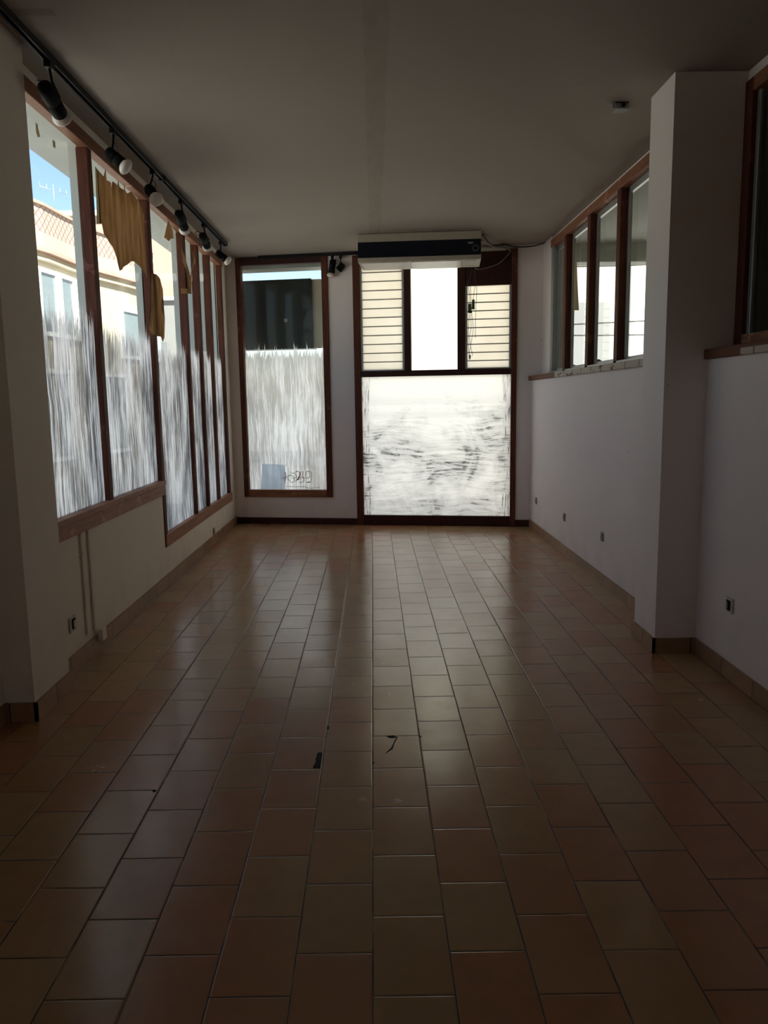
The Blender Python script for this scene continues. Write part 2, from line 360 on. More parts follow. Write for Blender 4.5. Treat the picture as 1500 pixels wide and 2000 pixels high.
# left wall: below and above the windows, end pier and the pier near the camera
y_end = 8.90
wl = MB().box(-1.78, XL, 3.6, 6.03, 0, .72).box(-1.78, XL, 6.03, y_end, 0, .31).box(-1.78, XL, 3.6, y_end, 3.0, CZ).box(-1.78, XL, y_end, 9.35, 0, CZ)
wl.box(-1.9, -1.565, 3.385, 3.79, 0, CZ).box(-1.9, -1.70, -3.2, 3.385, 0, CZ)
struct(wl.build('wall_left', M['wallL']))
wb = MB().bbox(-.10, .104, 0, CZ, 0, .2).bbox(.104, 1.169, 0, .321, 0, .2).bbox(1.169, 1.457, 0, CZ, 0, .2).bbox(3.26, 3.78, 0, CZ, 0, .2).bbox(1.457, 3.26, 3.02, CZ, 0, .2)
struct(wb.build('wall_front', M['wall']))
wr = MB().box(XR, 2.02, 4.49, 8.62, 0, 1.62)
wr.hexa([(1.565, 4.16, 0), (2.02, 4.16, 0), (2.02, 4.50, 0), (1.565, 4.50, 0), (1.565, 4.16, CZ), (2.02, 4.16, CZ), (2.02, 4.50, CZ), (1.565, 4.50, CZ)])
wr.box(1.795, 2.02, .8, 4.16, 0, 1.62).box(1.795, 2.02, -3.2, .8, 0, CZ)
wr.box(1.88, 2.02, 4.5, 8.62, 3.0, CZ).box(1.94, 2.02, .8, 4.16, 3.0, CZ).box(1.86, 2.02, 8.15, 8.62, 1.62, CZ)
struct(wr.build('wall_right', M['wall']))
struct(MB().box(-2, -.9, -3.3, -3.2, 0, CZ).box(.1, 2.02, -3.3, -3.2, 0, CZ).box(-.9, .1, -3.3, -3.2, 0, 1.55).box(-.9, .1, -3.3, -3.2, 2.55, CZ).build('wall_back', M['wall']))
fill_win = struct(empty('window_added_fill', (-.4, -3.25, 1.55)))  # window and its opening behind the camera, added to let in fill daylight
part(MB().box(-.9, .1, -3.28, -3.22, 1.55, 1.61), 'bottom_rail', M['woodh'], fill_win); part(MB().box(-.9, .1, -3.28, -3.22, 2.49, 2.55), 'top_rail', M['woodh'], fill_win)
part(MB().box(-.43, -.37, -3.28, -3.22, 1.61, 2.49), 'mullion', M['wood'], fill_win)
for a_, b_ in ((-.9, -.43), (-.37, .1)): part(MB().box(a_, b_, -3.253, -3.247, 1.61, 2.49), 'glass_pane', M['glassback'], fill_win)
# baseboards
def skirting(segs, name):
    m = MB()
    for a, b, th, h in segs:
        a = Vector((*a, 0)); b = Vector((*b, 0)); d = (b-a).normalized(); n = Vector((d.y, -d.x, 0))*th
        c = [a, b, b+n, a+n]; m.hexa([tuple(p) for p in c]+[tuple(p+Vector((0, 0, h))) for p in c])
    o = m.build(name, M['skirt']); struct(o)
skirting([((XL, 3.79), (XL, 9.15), .014, .088), ((-1.565, 3.371), (-1.565, 3.804), .014, .088), ((-1.70, 3.385), (-1.551, 3.385), .014, .088), ((-1.70, -3.2), (-1.70, 3.385), .014, .088)], 'baseboard_left')
skirting([((XR, 8.6), (XR, 4.5), .014, .085), ((1.565, 4.514), (1.565, 4.146), .014, .085), ((1.551, 4.16), (1.81, 4.16), .014, .085), ((1.795, 4.16), (1.795, -3.2), .014, .085)], 'baseboard_right')
skirting([(bk(-.02, 0)[:2], bk(1.457, 0)[:2], .012, .075), (bk(3.26, 0)[:2], bk(3.48, 0)[:2], .012, .075)], 'baseboard_front')
bpy.data.objects['baseboard_front'].data.materials[0] = M['wooddark']

# ----------------------------------------------------------------- left windows
def pane_x(name, y0, y1, z0, z1, X, mat, parent, th=.006, room=1):
    m = MB(); m.box(X-th/2, X+th/2, y0, y1, z0, z1); o = part(m, name, [M['glassback'], mat], parent)
    for p in o.data.polygons:
        if abs(p.normal.x) > .9 and p.normal.x*room > 0: p.material_index = 1
    return o
ZT = 2.925
win1 = struct(empty('window_1', (XL, 4.9, .75))); win2 = struct(empty('window_2', (XL, 7.4, .33)))
edges = [3.70, 4.86, 6.055, 7.235, 7.80, 8.35, 8.90]
MW = .07
P1 = painted_glass('smeared_glass_first', 'left', 1.93, 1.3); P2 = painted_glass('smeared_glass_second', 'left', 1.90, 4.1); P3 = painted_glass('smeared_glass_third', 'left', 1.88, 8.2)
part(MB().box(-1.70, XL+.012, 3.79, 6.055, .72, .835), 'bottom_rail', M['woodrail'], win1, .004)
part(MB().box(-1.70, XL+.012, 3.79, 6.055, ZT, 3.0), 'top_rail', M['woodh'], win1, .004)
part(MB().box(-1.715, XL+.004, 4.80, 4.87, .835, ZT), 'mullion', M['wood'], win1, .004)
part(MB().box(-1.70, XL+.028, 3.79, 6.03, .80, .836), 'ledge', M['woodrail'], win1, .004)
pane_x('glass_pane', 3.6, 4.80, .835, ZT, XG, P1, win1); pane_x('glass_pane', 4.87, 6.01, .835, ZT, XG, P2, win1)
part(MB().box(-1.70, XL+.012, 6.015, 8.90, .305, .405), 'bottom_rail', M['woodrail'], win2, .004)
part(MB().box(-1.70, XL+.012, 6.055, 8.90, ZT, 3.0), 'top_rail', M['woodh'], win2, .004)
part(MB().box(-1.70, XL+.008, 6.0, 6.075, .305, ZT), 'jamb', M['wood'], win2, .004)
for c in (7.16, 7.70, 8.23): part(MB().box(-1.715, XL+.004, c-.03, c+.03, .405, ZT), 'mullion', M['wood'], win2, .004)
part(MB().box(-1.70, XL+.008, 8.78, 8.85, .405, ZT), 'jamb', M['wood'], win2, .004)
part(MB().box(-1.705, XL+.001, 8.85, 8.90, .405, ZT), 'filler_strip', M['wallL'], win2)
for a, b in ((6.075, 7.13), (7.19, 7.67), (7.73, 8.20), (8.26, 8.78)): pane_x('glass_pane', a, b, .405, ZT, XG, P3, win2)
# render surround outside: eaves above the glass and a shallow fin at every mullion
sur = MB().box(-2.03, -1.715, 3.3, 9.3, 2.955, CZ+.02).bbox(-.5, 3.5, 2.955, CZ+.02, .2005, .45)
struct(sur.build('trim_1', M['concrete']))
fm = MB()
for c in (4.86, 6.055, 7.19, 7.72, 8.25, 8.82): fm.box(-1.765, -1.7155, c-.04, c+.03, 0, 2.955)
fm.box(-1.83, -1.781, 3.3, 9.3, -.15, .30)
struct(fm.build('trim_2', M['concrete']))

# ----------------------------------------------------------------- front window
win3 = struct(empty('window_3', bk(.6, .33)))
g0 = .160; g1 = 1.102
part(MB().bbox(.100, g0, .321, 3.052, -.02, .06), 'jamb', M['wood'], win3, .004)
part(MB().bbox(g1, 1.172, .321, 3.052, -.02, .06), 'jamb', M['wood'], win3, .004)
part(MB().bbox(g0, g1, .321, .405, -.02, .06), 'bottom_rail', M['woodh'], win3, .004)
part(MB().bbox(g0, g1, 2.965, 3.052, -.02, .06), 'top_rail', M['wooddark'], win3, .004)
def pane_b(u0, u1, z0, z1, mat, parent, off=.03):
    o = part(MB().bbox(u0, u1, z0, z1, off, off+.006), 'glass_pane', [M['glassback'], mat], parent)
    for p in o.data.polygons:
        if p.normal.dot(BN) < -.9: p.material_index = 1
    return o
PB = painted_glass('smeared_glass_front', 'back', 2.0, 2.2)
pane_b(g0, g1, .405, 2.965, PB, win3)
def scrib(pts, mat, nm, r=.004):
    q = [at_b(530+a/13.64, 890+b/13.64, .026) for a, b in pts]
    part(MB().tube(spl(q, 6), r, 6), nm, mat, win3)
scrib([(375, 440), (385, 560), (365, 700)], M['redink'], 'scribble'); scrib([(275, 610), (420, 560), (520, 520), (640, 590), (670, 560), (630, 480), (530, 455)], M['greyink'], 'scribble', .003)
scrib([(420, 600), (480, 660), (540, 710), (600, 680), (610, 620), (560, 590)], M['greyink'], 'scribble', .003)
scrib([(640, 440), (700, 415), (745, 450), (740, 540), (700, 620), (640, 690)], M['redink'], 'scribble')
scrib([(770, 420), (770, 520), (700, 650)], M['redink'], 'scribble'); scrib([(720, 650), (790, 580), (860, 600), (860, 680), (790, 715), (730, 700)], M['redink'], 'scribble', .003)
scrib([(850, 420), (840, 560), (900, 590), (990, 590), (1030, 520), (1000, 430), (930, 430), (900, 560)], M['redink'], 'scribble', .003)
scrib([(1000, 410), (1060, 440), (1075, 560), (1040, 680), (930, 710), (1080, 715)], M['greyink'], 'scribble', .003)
scrib([(400, 820), (700, 830), (900, 830), (1000, 865), (1200, 850), (1290, 835)], M['greyink'], 'scribble', .0025)

# ----------------------------------------------------------------- street door
door = struct(empty('door_1', bk(2.3, 0)))
D0, D1 = 1.457, 3.255
part(MB().bbox(D0, 1.535, 0, 3.02, -.02, .08), 'jamb', M['wood'], door, .004)
part(MB().bbox(3.205, D1+.012, 0, 3.02, -.02, .08), 'jamb', M['wood'], door, .004)
part(MB().bbox(1.535, 3.205, 0, .115, -.015, .07), 'bottom_rail', M['wooddark'], door, .004)
part(MB().bbox(1.535, 3.205, 1.692, 1.757, -.015, .07), 'transom', M['wooddark'], door, .004)
part(MB().bbox(1.535, 3.205, 2.93, 3.02, -.015, .07), 'top_rail', M['wooddark'], door, .004)
part(MB().bbox(2.030, 2.104, 1.757, 2.93, -.01, .06), 'mullion', M['wooddark'], door, .004)
part(MB().bbox(2.620, 2.706, 1.757, 2.93, -.01, .06), 'mullion', M['wooddark'], door, .004)
part(MB().bbox(2.706, 3.205, 2.648, 2.93, .0, .04), 'panel', M['wooddark'], door, .003)
pane_b(1.535, 3.205, .115, 1.692, painted_glass('smeared_glass_door', 'door'), door, .02)
pane_b(2.104, 2.620, 1.757, 2.93, M['glass'], door, .03)
def louvre(u0, u1, z0, z1, n):
    fr = part(MB().bbox(u0, u0+.022, z0, z1, .0, .05).bbox(u1-.022, u1, z0, z1, .0, .05).bbox(u0, u1, z0, z0+.012, .0, .05), 'louver_frame', M['alu'], door)
    hh = (z1-z0)/n
    for i in range(n):
        a = z0 + hh*i
        m = MB().hexa([bk(u0+.02, a+.004, .012), bk(u1-.02, a+.004, .012), bk(u1-.02, a+.004, .018), bk(u0+.02, a+.004, .018),
                       bk(u0+.02, a+hh+.002, .026), bk(u1-.02, a+hh+.002, .026), bk(u1-.02, a+hh+.002, .032), bk(u0+.02, a+hh+.002, .032)])
        part(m, 'louver_slat', M['frost'], door)
        part(MB().bbox(u0+.02, u1-.02, a-.004, a+.006, .006, .016), 'slat_edge', M['grey'], door)
louvre(1.535, 2.030, 1.757, 2.93, 12); louvre(2.706, 3.206, 1.757, 2.648, 10)

# ----------------------------------------------------------------- right windows
win4 = struct(empty('window_4', (1.9, 6.4, 1.67)))
XF = 1.85
part(MB().box(1.715, 2.0, 4.50, 8.62, 1.62, 1.668), 'sill', M['sill'], win4, .004)
part(MB().box(XF, 1.95, 4.50, 8.15, 2.945, 3.02), 'top_rail', M['woodh'], win4, .004)
part(MB().box(XF, 1.95, 4.50, 8.15, 1.668, 1.70), 'bottom_rail', M['alu'], win4, .003)
posts = []
for pa in (1100, 1144, 1200):
    y = at_x(pa, 600, XF).y; posts.append(y); part(MB().box(XF, 1.925, y-.085, y, 1.668, 2.95), 'mullion', M['wood'], win4, .004)
part(MB().box(XF+.01, 1.93, 8.06, 8.15, 1.668, 2.95), 'jamb', M['alu'], win4, .003)
ys = [8.06]+posts+[4.6]
for i in range(4):
    y1 = ys[i] - (.085 if i else 0); y0 = ys[i+1] if i < 3 else 4.52
    s = MB().box(1.905, 1.93, y1-.025, y1, 1.70, 2.945).box(1.905, 1.93, y0, y0+.025, 1.70, 2.945).box(1.905, 1.93, y0, y1, 1.70, 1.725).box(1.905, 1.93, y0, y1, 2.90, 2.945)
    if i in (0, 2): s.box(1.905, 1.93, y0+.10, y0+.125, 1.70, 2.945) if i == 0 else None
    fo = part(s, 'sash_frame', M['alu'], win4, .002)
    pane_x('glass_pane', y0+.02, y1-.02, 1.725, 2.90, 1.918, M['glass'], win4, .006, -1)

win5 = struct(empty('window_5', (1.95, 3.4, 1.67)))
part(MB().box(1.77, 2.0, .8, 4.155, 1.62, 1.672), 'sill', M['sill'], win5, .004)
part(MB().box(1.925, 2.0, 4.075, 4.158, 1.672, 3.0), 'jamb', M['wood'], win5, .004)
part(MB().box(1.925, 2.0, .8, 4.075, 1.672, 1.74), 'bottom_rail', M['woodh'], win5, .004)
part(MB().box(1.925, 2.0, .8, 4.075, 2.93, 3.0), 'top_rail', M['woodh'], win5, .004)
part(MB().box(1.95, 1.985, 4.04, 4.075, 1.74, 2.93).box(1.95, 1.985, 2.5, 2.54, 1.74, 2.93), 'sash_frame', M['alu'], win5, .003)
pane_x('glass_pane', 2.54, 4.04, 1.74, 2.93, 1.965, M['glass'], win5, .006, -1)
pane_x('glass_pane', .8, 2.5, 1.74, 2.93, 1.965, M['glass'], win5, .006, -1)

# ----------------------------------------------------------------- the covered porch and the dark room behind the right wall
pc = MB().box(2.0, 5.2, -3.2, 8.65, CZ, CZ+.25)
struct(pc.build('ceiling_porch', M['concrete']))
pw = MB().box(2.02, 5.2, 8.50, 8.72, 2.86, CZ).box(3.08, 3.35, 8.50, 8.72, 0, 2.86).box(5.1, 5.2, 4.4, 8.72, 0, CZ).box(2.02, 5.2, 4.25, 4.40, 0, CZ).box(2.02, 5.2, 8.50, 8.72, 0, .9)
struct(pw.build('wall_porch', M['concrete']))
pr = MB().box(5.1, 5.2, -3.2, 4.25, 0, CZ).box(2.02, 5.2, -3.3, -3.2, 0, CZ)
struct(pr.build('wall_storeroom', M['wall']))

# ----------------------------------------------------------------- floor damage
fl = bpy.data.objects['floor']
def chip(pts, nm):
    q = [at_z(a, b, .0012) for a, b in pts]; o = MB().prism(q, (0, 0, -.0011)).build(nm, M['mortar'], fl); return o
chip([(620, 1470), (627, 1469), (630, 1470), (626, 1500), (611, 1500), (612, 1496), (617, 1487), (616, 1484)], 'tile_chip')
chip([(755, 1437), (770, 1436), (774, 1439), (768, 1441), (759, 1440)], 'tile_chip')
chip([(775, 1438), (777, 1439), (770, 1452), (767, 1462), (753, 1471), (764, 1460), (769, 1450)], 'tile_crack')
chip([(639, 1418), (643, 1419), (642, 1424), (638, 1424)], 'tile_chip')
chip([(819, 1436), (824, 1438), (821, 1440)], 'tile_chip')
chip([(728, 1487), (732, 1490), (728, 1492)], 'tile_chip')
chip([(297, 1543), (303, 1542), (305, 1545), (299, 1547)], 'tile_chip')

# ================================================================= THINGS
# ----------------------------------------------------------------- lighting tracks and spotlights
XT = -1.487
def track(name, a, b, label, w=.036, h=.034):
    a = Vector(a); b = Vector(b); d = (b-a).normalized(); n = Vector((-d.y, d.x, 0))
    r = empty(name, a); c = []
    def bar(o0, o1, z0, z1, nm, m, e0=0, e1=0):
        A = a - d*e0; B = b + d*e1
        q = [A+n*o0, B+n*o0, B+n*o1, A+n*o1]
        part(MB().hexa([tuple(Vector((p.x, p.y, z0))) for p in q]+[tuple(Vector((p.x, p.y, z1))) for p in q]), nm, m, r, .002)
    bar(-w/2, w/2, CZ-h*.35, CZ-.001, 'rail', M['black']); bar(-w/2, -w/2+.009, CZ-h, CZ-h*.35, 'rail_lip', M['black']); bar(w/2-.009, w/2, CZ-h, CZ-h*.35, 'rail_lip', M['black'])
    for p in (a, b):
        s = 1 if p == b else -1; q = p + d*s*.0
        m = MB(); A = q - d*.008; B = q + d*.008
        qq = [A+n*(-w/2-.003), B+n*(-w/2-.003), B+n*(w/2+.003), A+n*(w/2+.003)]
        m.hexa([(p_.x, p_.y, CZ-h-.003) for p_ in qq]+[(p_.x, p_.y, CZ-.001) for p_ in qq]); part(m, 'end_cap', M['blackm'], r)
    return tag(r, label, 'light track')
yj = at_x(315, 352, XT).y
ye = at_x(438, 474, XT).y
track('track_rail', (XT, 3.18, CZ), (XT, yj, CZ), 'long black lighting track on the ceiling over the tall left windows, nearer length')
track('track_rail', (XT+.004, yj+.02, CZ), (XT+.012, ye, CZ), 'black lighting track over the left windows, farther length ending near the corner')
pa = at_b(507, 499, -.06); pb = at_b(697, 492, -.06)
track('track_rail', (pa.x, pa.y, CZ), (pb.x, pb.y, CZ), 'short black lighting track along the front wall above the single window')

def spotlight(name, A, back, front, bulb_c, label, group, loop=None, bulb=True, rb=.036, bulb_r=.048):
    """A: where the adapter meets the track; back/front: the ends of the can; loop: cord loop points"""
    A = Vector(A); back = Vector(back); front = Vector(front); r = empty(name, (A.x, A.y, CZ-.034))
    part(MB().box(A.x-.016, A.x+.016, A.y-.032, A.y+.032, CZ-.064, CZ-.0345), 'adapter', M['black'], r, .003)
    mid = back.lerp(front, .45); ax = (front-back).normalized(); ln = (front-back).length
    side = ax.cross(Vector((0, 0, 1)));  side = side.normalized() if side.length > .1 else Vector((1, 0, 0))
    top = Vector((A.x, A.y, CZ-.06))
    part(MB().tube([top, top.lerp(mid+side*.5*rb, .45), mid+side*(rb+.004)], .0065), 'stem', M['black'], r)
    part(MB().lathe(back, ax, [(0, rb*.55), (.006, rb*.9), (.02, rb), (ln*.55, rb), (ln*.56, rb*.93), (ln*.6, rb*.93), (ln*.61, rb), (ln, rb)]), 'can', M['blackm'], r)
    part(MB().lathe(mid-side*(rb+.008), side, [(0, .008), (.01, .008)], 12), 'pivot_knob', M['black'], r)
    if bulb:
        part(MB().lathe(front-ax*.01, ax, [(0, rb*.8), (.01, rb*.85), (.022, bulb_r*.9), (.034, bulb_r), (.042, bulb_r*.96), (.052, bulb_r*.7), (.058, bulb_r*.3), (.059, 0)], 24), 'bulb', M['bulb'], r)
    if loop:
        part(MB().tube(spl(loop, 6), .0035, 6), 'cord', M['wire'], r)
    return tag(r, label, 'spotlight', group)
def onT(px, py, dx=0): return at_x(px, py, XT+dx)
GR = 'spotlights on the track over the left windows'
specs = [
 ((98, 152), (85, 166, .0), (117, 222, .0), 'black track spotlight pointing down, nearest the camera on the left', [(74, 157), (80, 158), (88, 163)]),
 ((222, 268), (211, 298, -.02), (236, 318, .05), 'black track spotlight angled at the room over the brown torn paper', [(222, 277), (228, 288), (232, 300), (226, 306)]),
 ((299, 345), (290, 368, -.02), (303, 386, .05), 'black track spotlight beside the joint in the ceiling track', [(299, 352), (304, 360), (303, 372)]),
 ((354, 397), (347, 412, 0), (361, 448, 0), 'black track spotlight pointing down just past the track joint', [(350, 417), (343, 411), (344, 417), (350, 445)]),
 ((398, 444), (393, 455, 0), (406, 484, 0), 'black track spotlight with a round cord loop, second from the far track end', [(393, 455), (386, 452), (381, 455), (385, 459), (392, 457)]),
 ((431, 474), (424, 494, -.02), (439, 505, .05), 'black track spotlight tilted level at the far end of the left track', [(431, 484), (426, 490), (424, 496)]),
]
for (a, bk_, fr_, lab, lp) in specs:
    A = onT(*a); A = Vector((XT, A.y, 0))
    b0 = onT(bk_[0], bk_[1], bk_[2]); f0 = onT(fr_[0], fr_[1], fr_[2])
    Y = A.y; d = f0-b0
    ln = max(.115, min(.19, d.length))
    # keep the can a real size: 0.12 m long about its middle
    mid = (b0+f0)/2; dd = d.normalized(); b1 = mid-dd*ln/2; f1 = mid+dd*ln/2
    loop = [onT(p[0], p[1], -.03) for p in lp]
    spotlight('track_spotlight', A, b1, f1, None, lab, GR, loop)
# two on the short track
def onS(px, py, off=-.06): return at_b(px, py, off)
A = onS(649, 500); b0 = onS(651, 506); f0 = onS(647, 534)
mid = (b0+f0)/2; dd = (f0-b0).normalized()
spotlight('track_spotlight', A, mid-dd*.075, mid+dd*.075, None, 'black spotlight hanging straight down beside the front window frame', 'spotlights on the short front track', [onS(651, 510), onS(656, 506), onS(659, 513), onS(654, 516)])
A = onS(665, 500)
b0 = onS(671, 515); f0 = onS(660, 528); mid = (b0+f0)/2; dd = (f0-b0).normalized()
spotlight('track_spotlight', A, mid-dd*.045, mid+dd*.045, None, 'black spotlight without bulb twisted sideways, nearest the air conditioner', 'spotlights on the short front track', [onS(665, 503), onS(666, 509), onS(664, 514), onS(663, 519), onS(660, 524)], False)

# ----------------------------------------------------------------- air conditioner on the ceiling
al = at_z(698, 457, CZ); ar = at_z(940, 449, CZ); al.z = ar.z = 0; ad = (ar-al).normalized(); an = Vector((-ad.y, ad.x, 0)); aw = (ar-al).length
zb = at_y(699, 513, al.y).z; DEP = .46
def abox(m, u0, u1, o0, o1, z0, z1, m2=None):
    def P(u, o, z): q = al+ad*u+an*o; return (q.x, q.y, z)
    return m.hexa([P(u0, o0, z0), P(u1, o0, z0), P(u1, o1, z0), P(u0, o1, z0), P(u0, o0, z1), P(u1, o0, z1), P(u1, o1, z1), P(u0, o1, z1)])
ac = empty('air_conditioner', (al+ad*aw/2).to_tuple()[:2]+(CZ,))
zt2 = CZ-(CZ-zb)*.30; zt1 = CZ-(CZ-zb)*.84
part(abox(MB(), 0, aw, .012, DEP, zb, CZ-.002), 'casing', M['beige'], ac, .006)
part(abox(MB(), 0, aw, 0, .0115, zt2, CZ-.004), 'front_cover', M['beige'], ac, .003)
part(abox(MB(), .002, aw-.002, -.004, .0115, zt1, zt2), 'front_band', M['navy'], ac, .002)
part(abox(MB(), 0, aw, 0, .0115, zb, zt1), 'front_lip', M['beige'], ac, .003)
part(abox(MB(), .03, aw*.42, .03, DEP-.02, zb-.006, zb), 'air_flap', M['white'], ac, .002)
part(abox(MB(), aw*.43, aw*.84, .03, DEP-.02, zb-.006, zb), 'air_flap', M['white'], ac, .002)
gm = MB()
for i in range(9): abox(gm, aw*.87+i*.014, aw*.87+i*.014+.006, .04, DEP*.6, zb-.008, zb)
part(gm, 'outlet_grille', M['white'], ac)
def acp(u, z): q = al+ad*u-an*.0045; return Vector((q.x, q.y, z))
part(MB().prism([acp(aw*.89, zt2-.028), acp(aw*.94, zt2-.028), acp(aw*.93, zt2-.045), acp(aw*.90, zt2-.045)], an*-.002), 'badge', M['grey'], ac)
ring = [acp(aw*.955+.028*math.cos(k*math.pi/12), (zt1+zt2)/2-.012+.028*math.sin(k*math.pi/12)) for k in range(25)]
part(MB().tube(ring, .0018, 6), 'dial', M['grey'], ac)
tag(ac, 'beige ceiling air conditioner with a dark blue band across its front', 'air conditioner')

# ----------------------------------------------------------------- cables by the air conditioner
def cable(name, pts, r, mat, label, cat='cable', group=None):
    o = MB().tube(spl(pts, 8), r, 8).build(name, mat); at0(o, pts[0]); return tag(o, label, cat, group)
def acs(o, z): q = al+ad*(aw+.016)+an*o; return (q.x, q.y, z)
cable('power_cable', [acs(.10, 3.035), at_b(960, 478, -.35), at_b(985, 477, -.12), at_b(1003, 482, -.03), at_b(1040, 481, -.015), (XR+.08, 8.35, 3.035)], .006, M['wire'], 'dark cable running along the ceiling from the air conditioner to the right wall')
cable('pipe_cable', [acs(.16, 2.99), at_b(965, 482, -.30), at_b(985, 484, -.12), at_b(996, 488, -.06)], .010, M['cable'], 'pale thick cable curving from the air conditioner to the panel top')
cable('loose_wire', [at_b(998, 489, -.035), at_b(990, 500, -.035), at_b(975, 514, -.04), at_b(955, 522, -.06), at_b(936, 526, -.10), at_b(928, 524, -.3)], .004, M['cable'], 'thin loose wire drooping across the brown panel above the right louvers')
ct = MB().bbox(2.80, 3.14, 3.0, 3.03, -.04, -.0205).build('cable_duct', M['white']); tag(ct, 'white cable duct along the top of the brown door panel', 'cable duct')
hg = empty('hanging_controller', at_b(922, 527, -.25))
ofs = -.25
def H(px, py): return at_b(px, py, ofs)
part(MB().hexa([H(914, 607)+BN*0, H(921, 607), H(921, 607)+BN*.02, H(914, 607)+BN*.02, H(914, 593), H(921, 593), H(921, 593)+BN*.02, H(914, 593)+BN*.02]), 'circuit_board', M['green'], hg)
part(MB().hexa([H(921.2, 604), H(927, 604), H(927, 604)+BN*.02, H(921.2, 604)+BN*.02, H(922, 585), H(927, 585), H(927, 585)+BN*.02, H(922, 585)+BN*.02]), 'relay_housing', M['green'], hg)
part(MB().hexa([H(914, 611), H(922, 611), H(922, 611)+BN*.018, H(914, 611)+BN*.018, H(914, 607.3), H(922, 607.3), H(922, 607.3)+BN*.018, H(914, 607.3)+BN*.018]), 'connector', M['blackm'], hg)
for ww in ([(923, 527), (918, 545), (919, 565), (920, 592)], [(922, 527), (914, 550), (917, 575), (918, 592)], [(926, 526), (929, 548), (926, 570), (924, 585)],
           [(917, 611), (915, 640), (914, 670), (917, 695)], [(919, 611), (920, 640), (917, 662), (923, 695)], [(921, 611), (924, 640), (921, 665), (916, 690)], [(927, 530), (931, 560), (929, 610), (928, 660)]):
    part(MB().tube(spl([H(*p)+BN*.01 for p in ww], 8), .0022, 6), 'wire', M['wire'], hg)
part(MB().lathe(H(917.5, 702)+BN*.01, (0, 0, 1), [(0, .006), (.03, .012), (.05, .008)], 10), 'plug', M['grey'], hg)
tag(hg, 'small green circuit board dangling on thin wires below the air conditioner', 'electronics')

# ----------------------------------------------------------------- ceiling box
p = at_z(1211, 211, CZ-.02)
jb = empty('junction_box', (p.x, p.y, CZ))
part(MB().box(p.x-.038, p.x+.038, p.y-.035, p.y+.035, CZ-.035, CZ-.001), 'housing', M['grey'], jb, .003)
part(MB().lathe((p.x+.008, p.y-.034, CZ-.016), (0, -1, 0), [(0, .012), (.006, .012), (.007, .005)], 16), 'knob', M['black'], jb)
part(MB().box(p.x-.036, p.x+.038, p.y-.039, p.y-.035, CZ-.005, CZ-.001), 'mounting_plate', M['blackm'], jb)
part(MB().box(p.x-.052, p.x-.040, p.y-.03, p.y+.0, CZ-.03, CZ-.001), 'side_clip', M['grey'], jb)
tag(jb, 'small grey box with a round knob on the ceiling near the right pillar', 'junction box')

# ----------------------------------------------------------------- sockets
def socket(p, nrm, label, w=.07, h=.075, dark=False, grp=None):
    n = Vector(nrm); t = Vector((n.y, -n.x, 0)); p = Vector(p)
    def bx(w_, h_, a, b, dz=0, du=0):
        c = [p+t*(du-w_/2)+n*a, p+t*(du+w_/2)+n*a, p+t*(du+w_/2)+n*b, p+t*(du-w_/2)+n*b]
        return MB().hexa([tuple(q+Vector((0, 0, dz-h_/2))) for q in c]+[tuple(q+Vector((0, 0, dz+h_/2))) for q in c])
    r = empty('wall_socket', p)
    part(bx(w, h, 0.001, .010), 'face_plate', M['grey'] if not dark else M['white'], r, .002)
    part(bx(w*.6, h*.66, .0105, .014), 'insert', M['blackm'] if dark else M['cable'], r, .002)
    if dark: part(bx(w*.22, h*.45, .0145, .020, 0, .004), 'loose_terminal', M['alu'], r)
    part(MB().lathe(p+n*.0145+t*.008, n, [(0, .003), (.001, .003)], 8), 'hole', M['black'], r); part(MB().lathe(p+n*.0145-t*.008, n, [(0, .003), (.001, .003)], 8), 'hole', M['black'], r)
    return tag(r, label, 'wall socket', grp)
socket(at_x(140, 1218, XL), (1, 0, 0), 'open wall socket with black insert low on the left wall beside the conduits', .08, .085, True)
socket(at_x(417, 1038, XL), (1, 0, 0), 'small socket low on the left wall near the far corner')
socket(at_x(1048, 978, XR), (-1, 0, 0), 'small grey wall socket on the right wall closest to the street door', .06, .07)
socket(at_x(1103, 1010, XR), (-1, 0, 0), 'small grey wall socket on the right wall, middle of three in a row', .06, .07)
socket(at_x(1177, 1048, XR), (-1, 0, 0), 'small grey wall socket on the right wall, the one of the row nearest the pillar', .06, .07)
socket(at_x(1427, 1182, 1.795), (-1, 0, 0), 'wall socket with dark insert on the right wall this side of the pillar', .065, .08, True)

# ----------------------------------------------------------------- conduits on the left wall
def conduit(a, b, label):
    A = at_x(*a, XL+.012); B = at_x(*b, XL+.012); y = (A.y+B.y)/2
    r = empty('conduit', (XL+.012, y, B.z))
    part(MB().box(XL+.0005, XL+.014, y-.013, y+.013, B.z, .716), 'pipe', M['wallL'], r, .006)
    for z in (B.z+.15, .60): part(MB().box(XL+.0005, XL+.018, y-.017, y+.017, z, z+.02), 'clip', M['wallL'], r, .002)
    return tag(r, label, 'conduit')
conduit((160, 1037), (173, 1240), 'cream painted conduit on the left wall, the one nearer the socket')
conduit((173, 1017), (187, 1232), 'cream painted conduit on the left wall, the one farther from the socket')
cb = at_x(191, 1247, XL); o = MB().box(XL+.0145, XL+.045, cb.y-.035, cb.y+.03, .05, .125).build('plaster_block', M['wallL'], None, .004)
o.data.transform(Matrix.Translation((0, 0, 0))); tag(at0(o, (XL+.02, cb.y, .05)), 'small cream block at the foot of the conduits on the skirting', 'block')

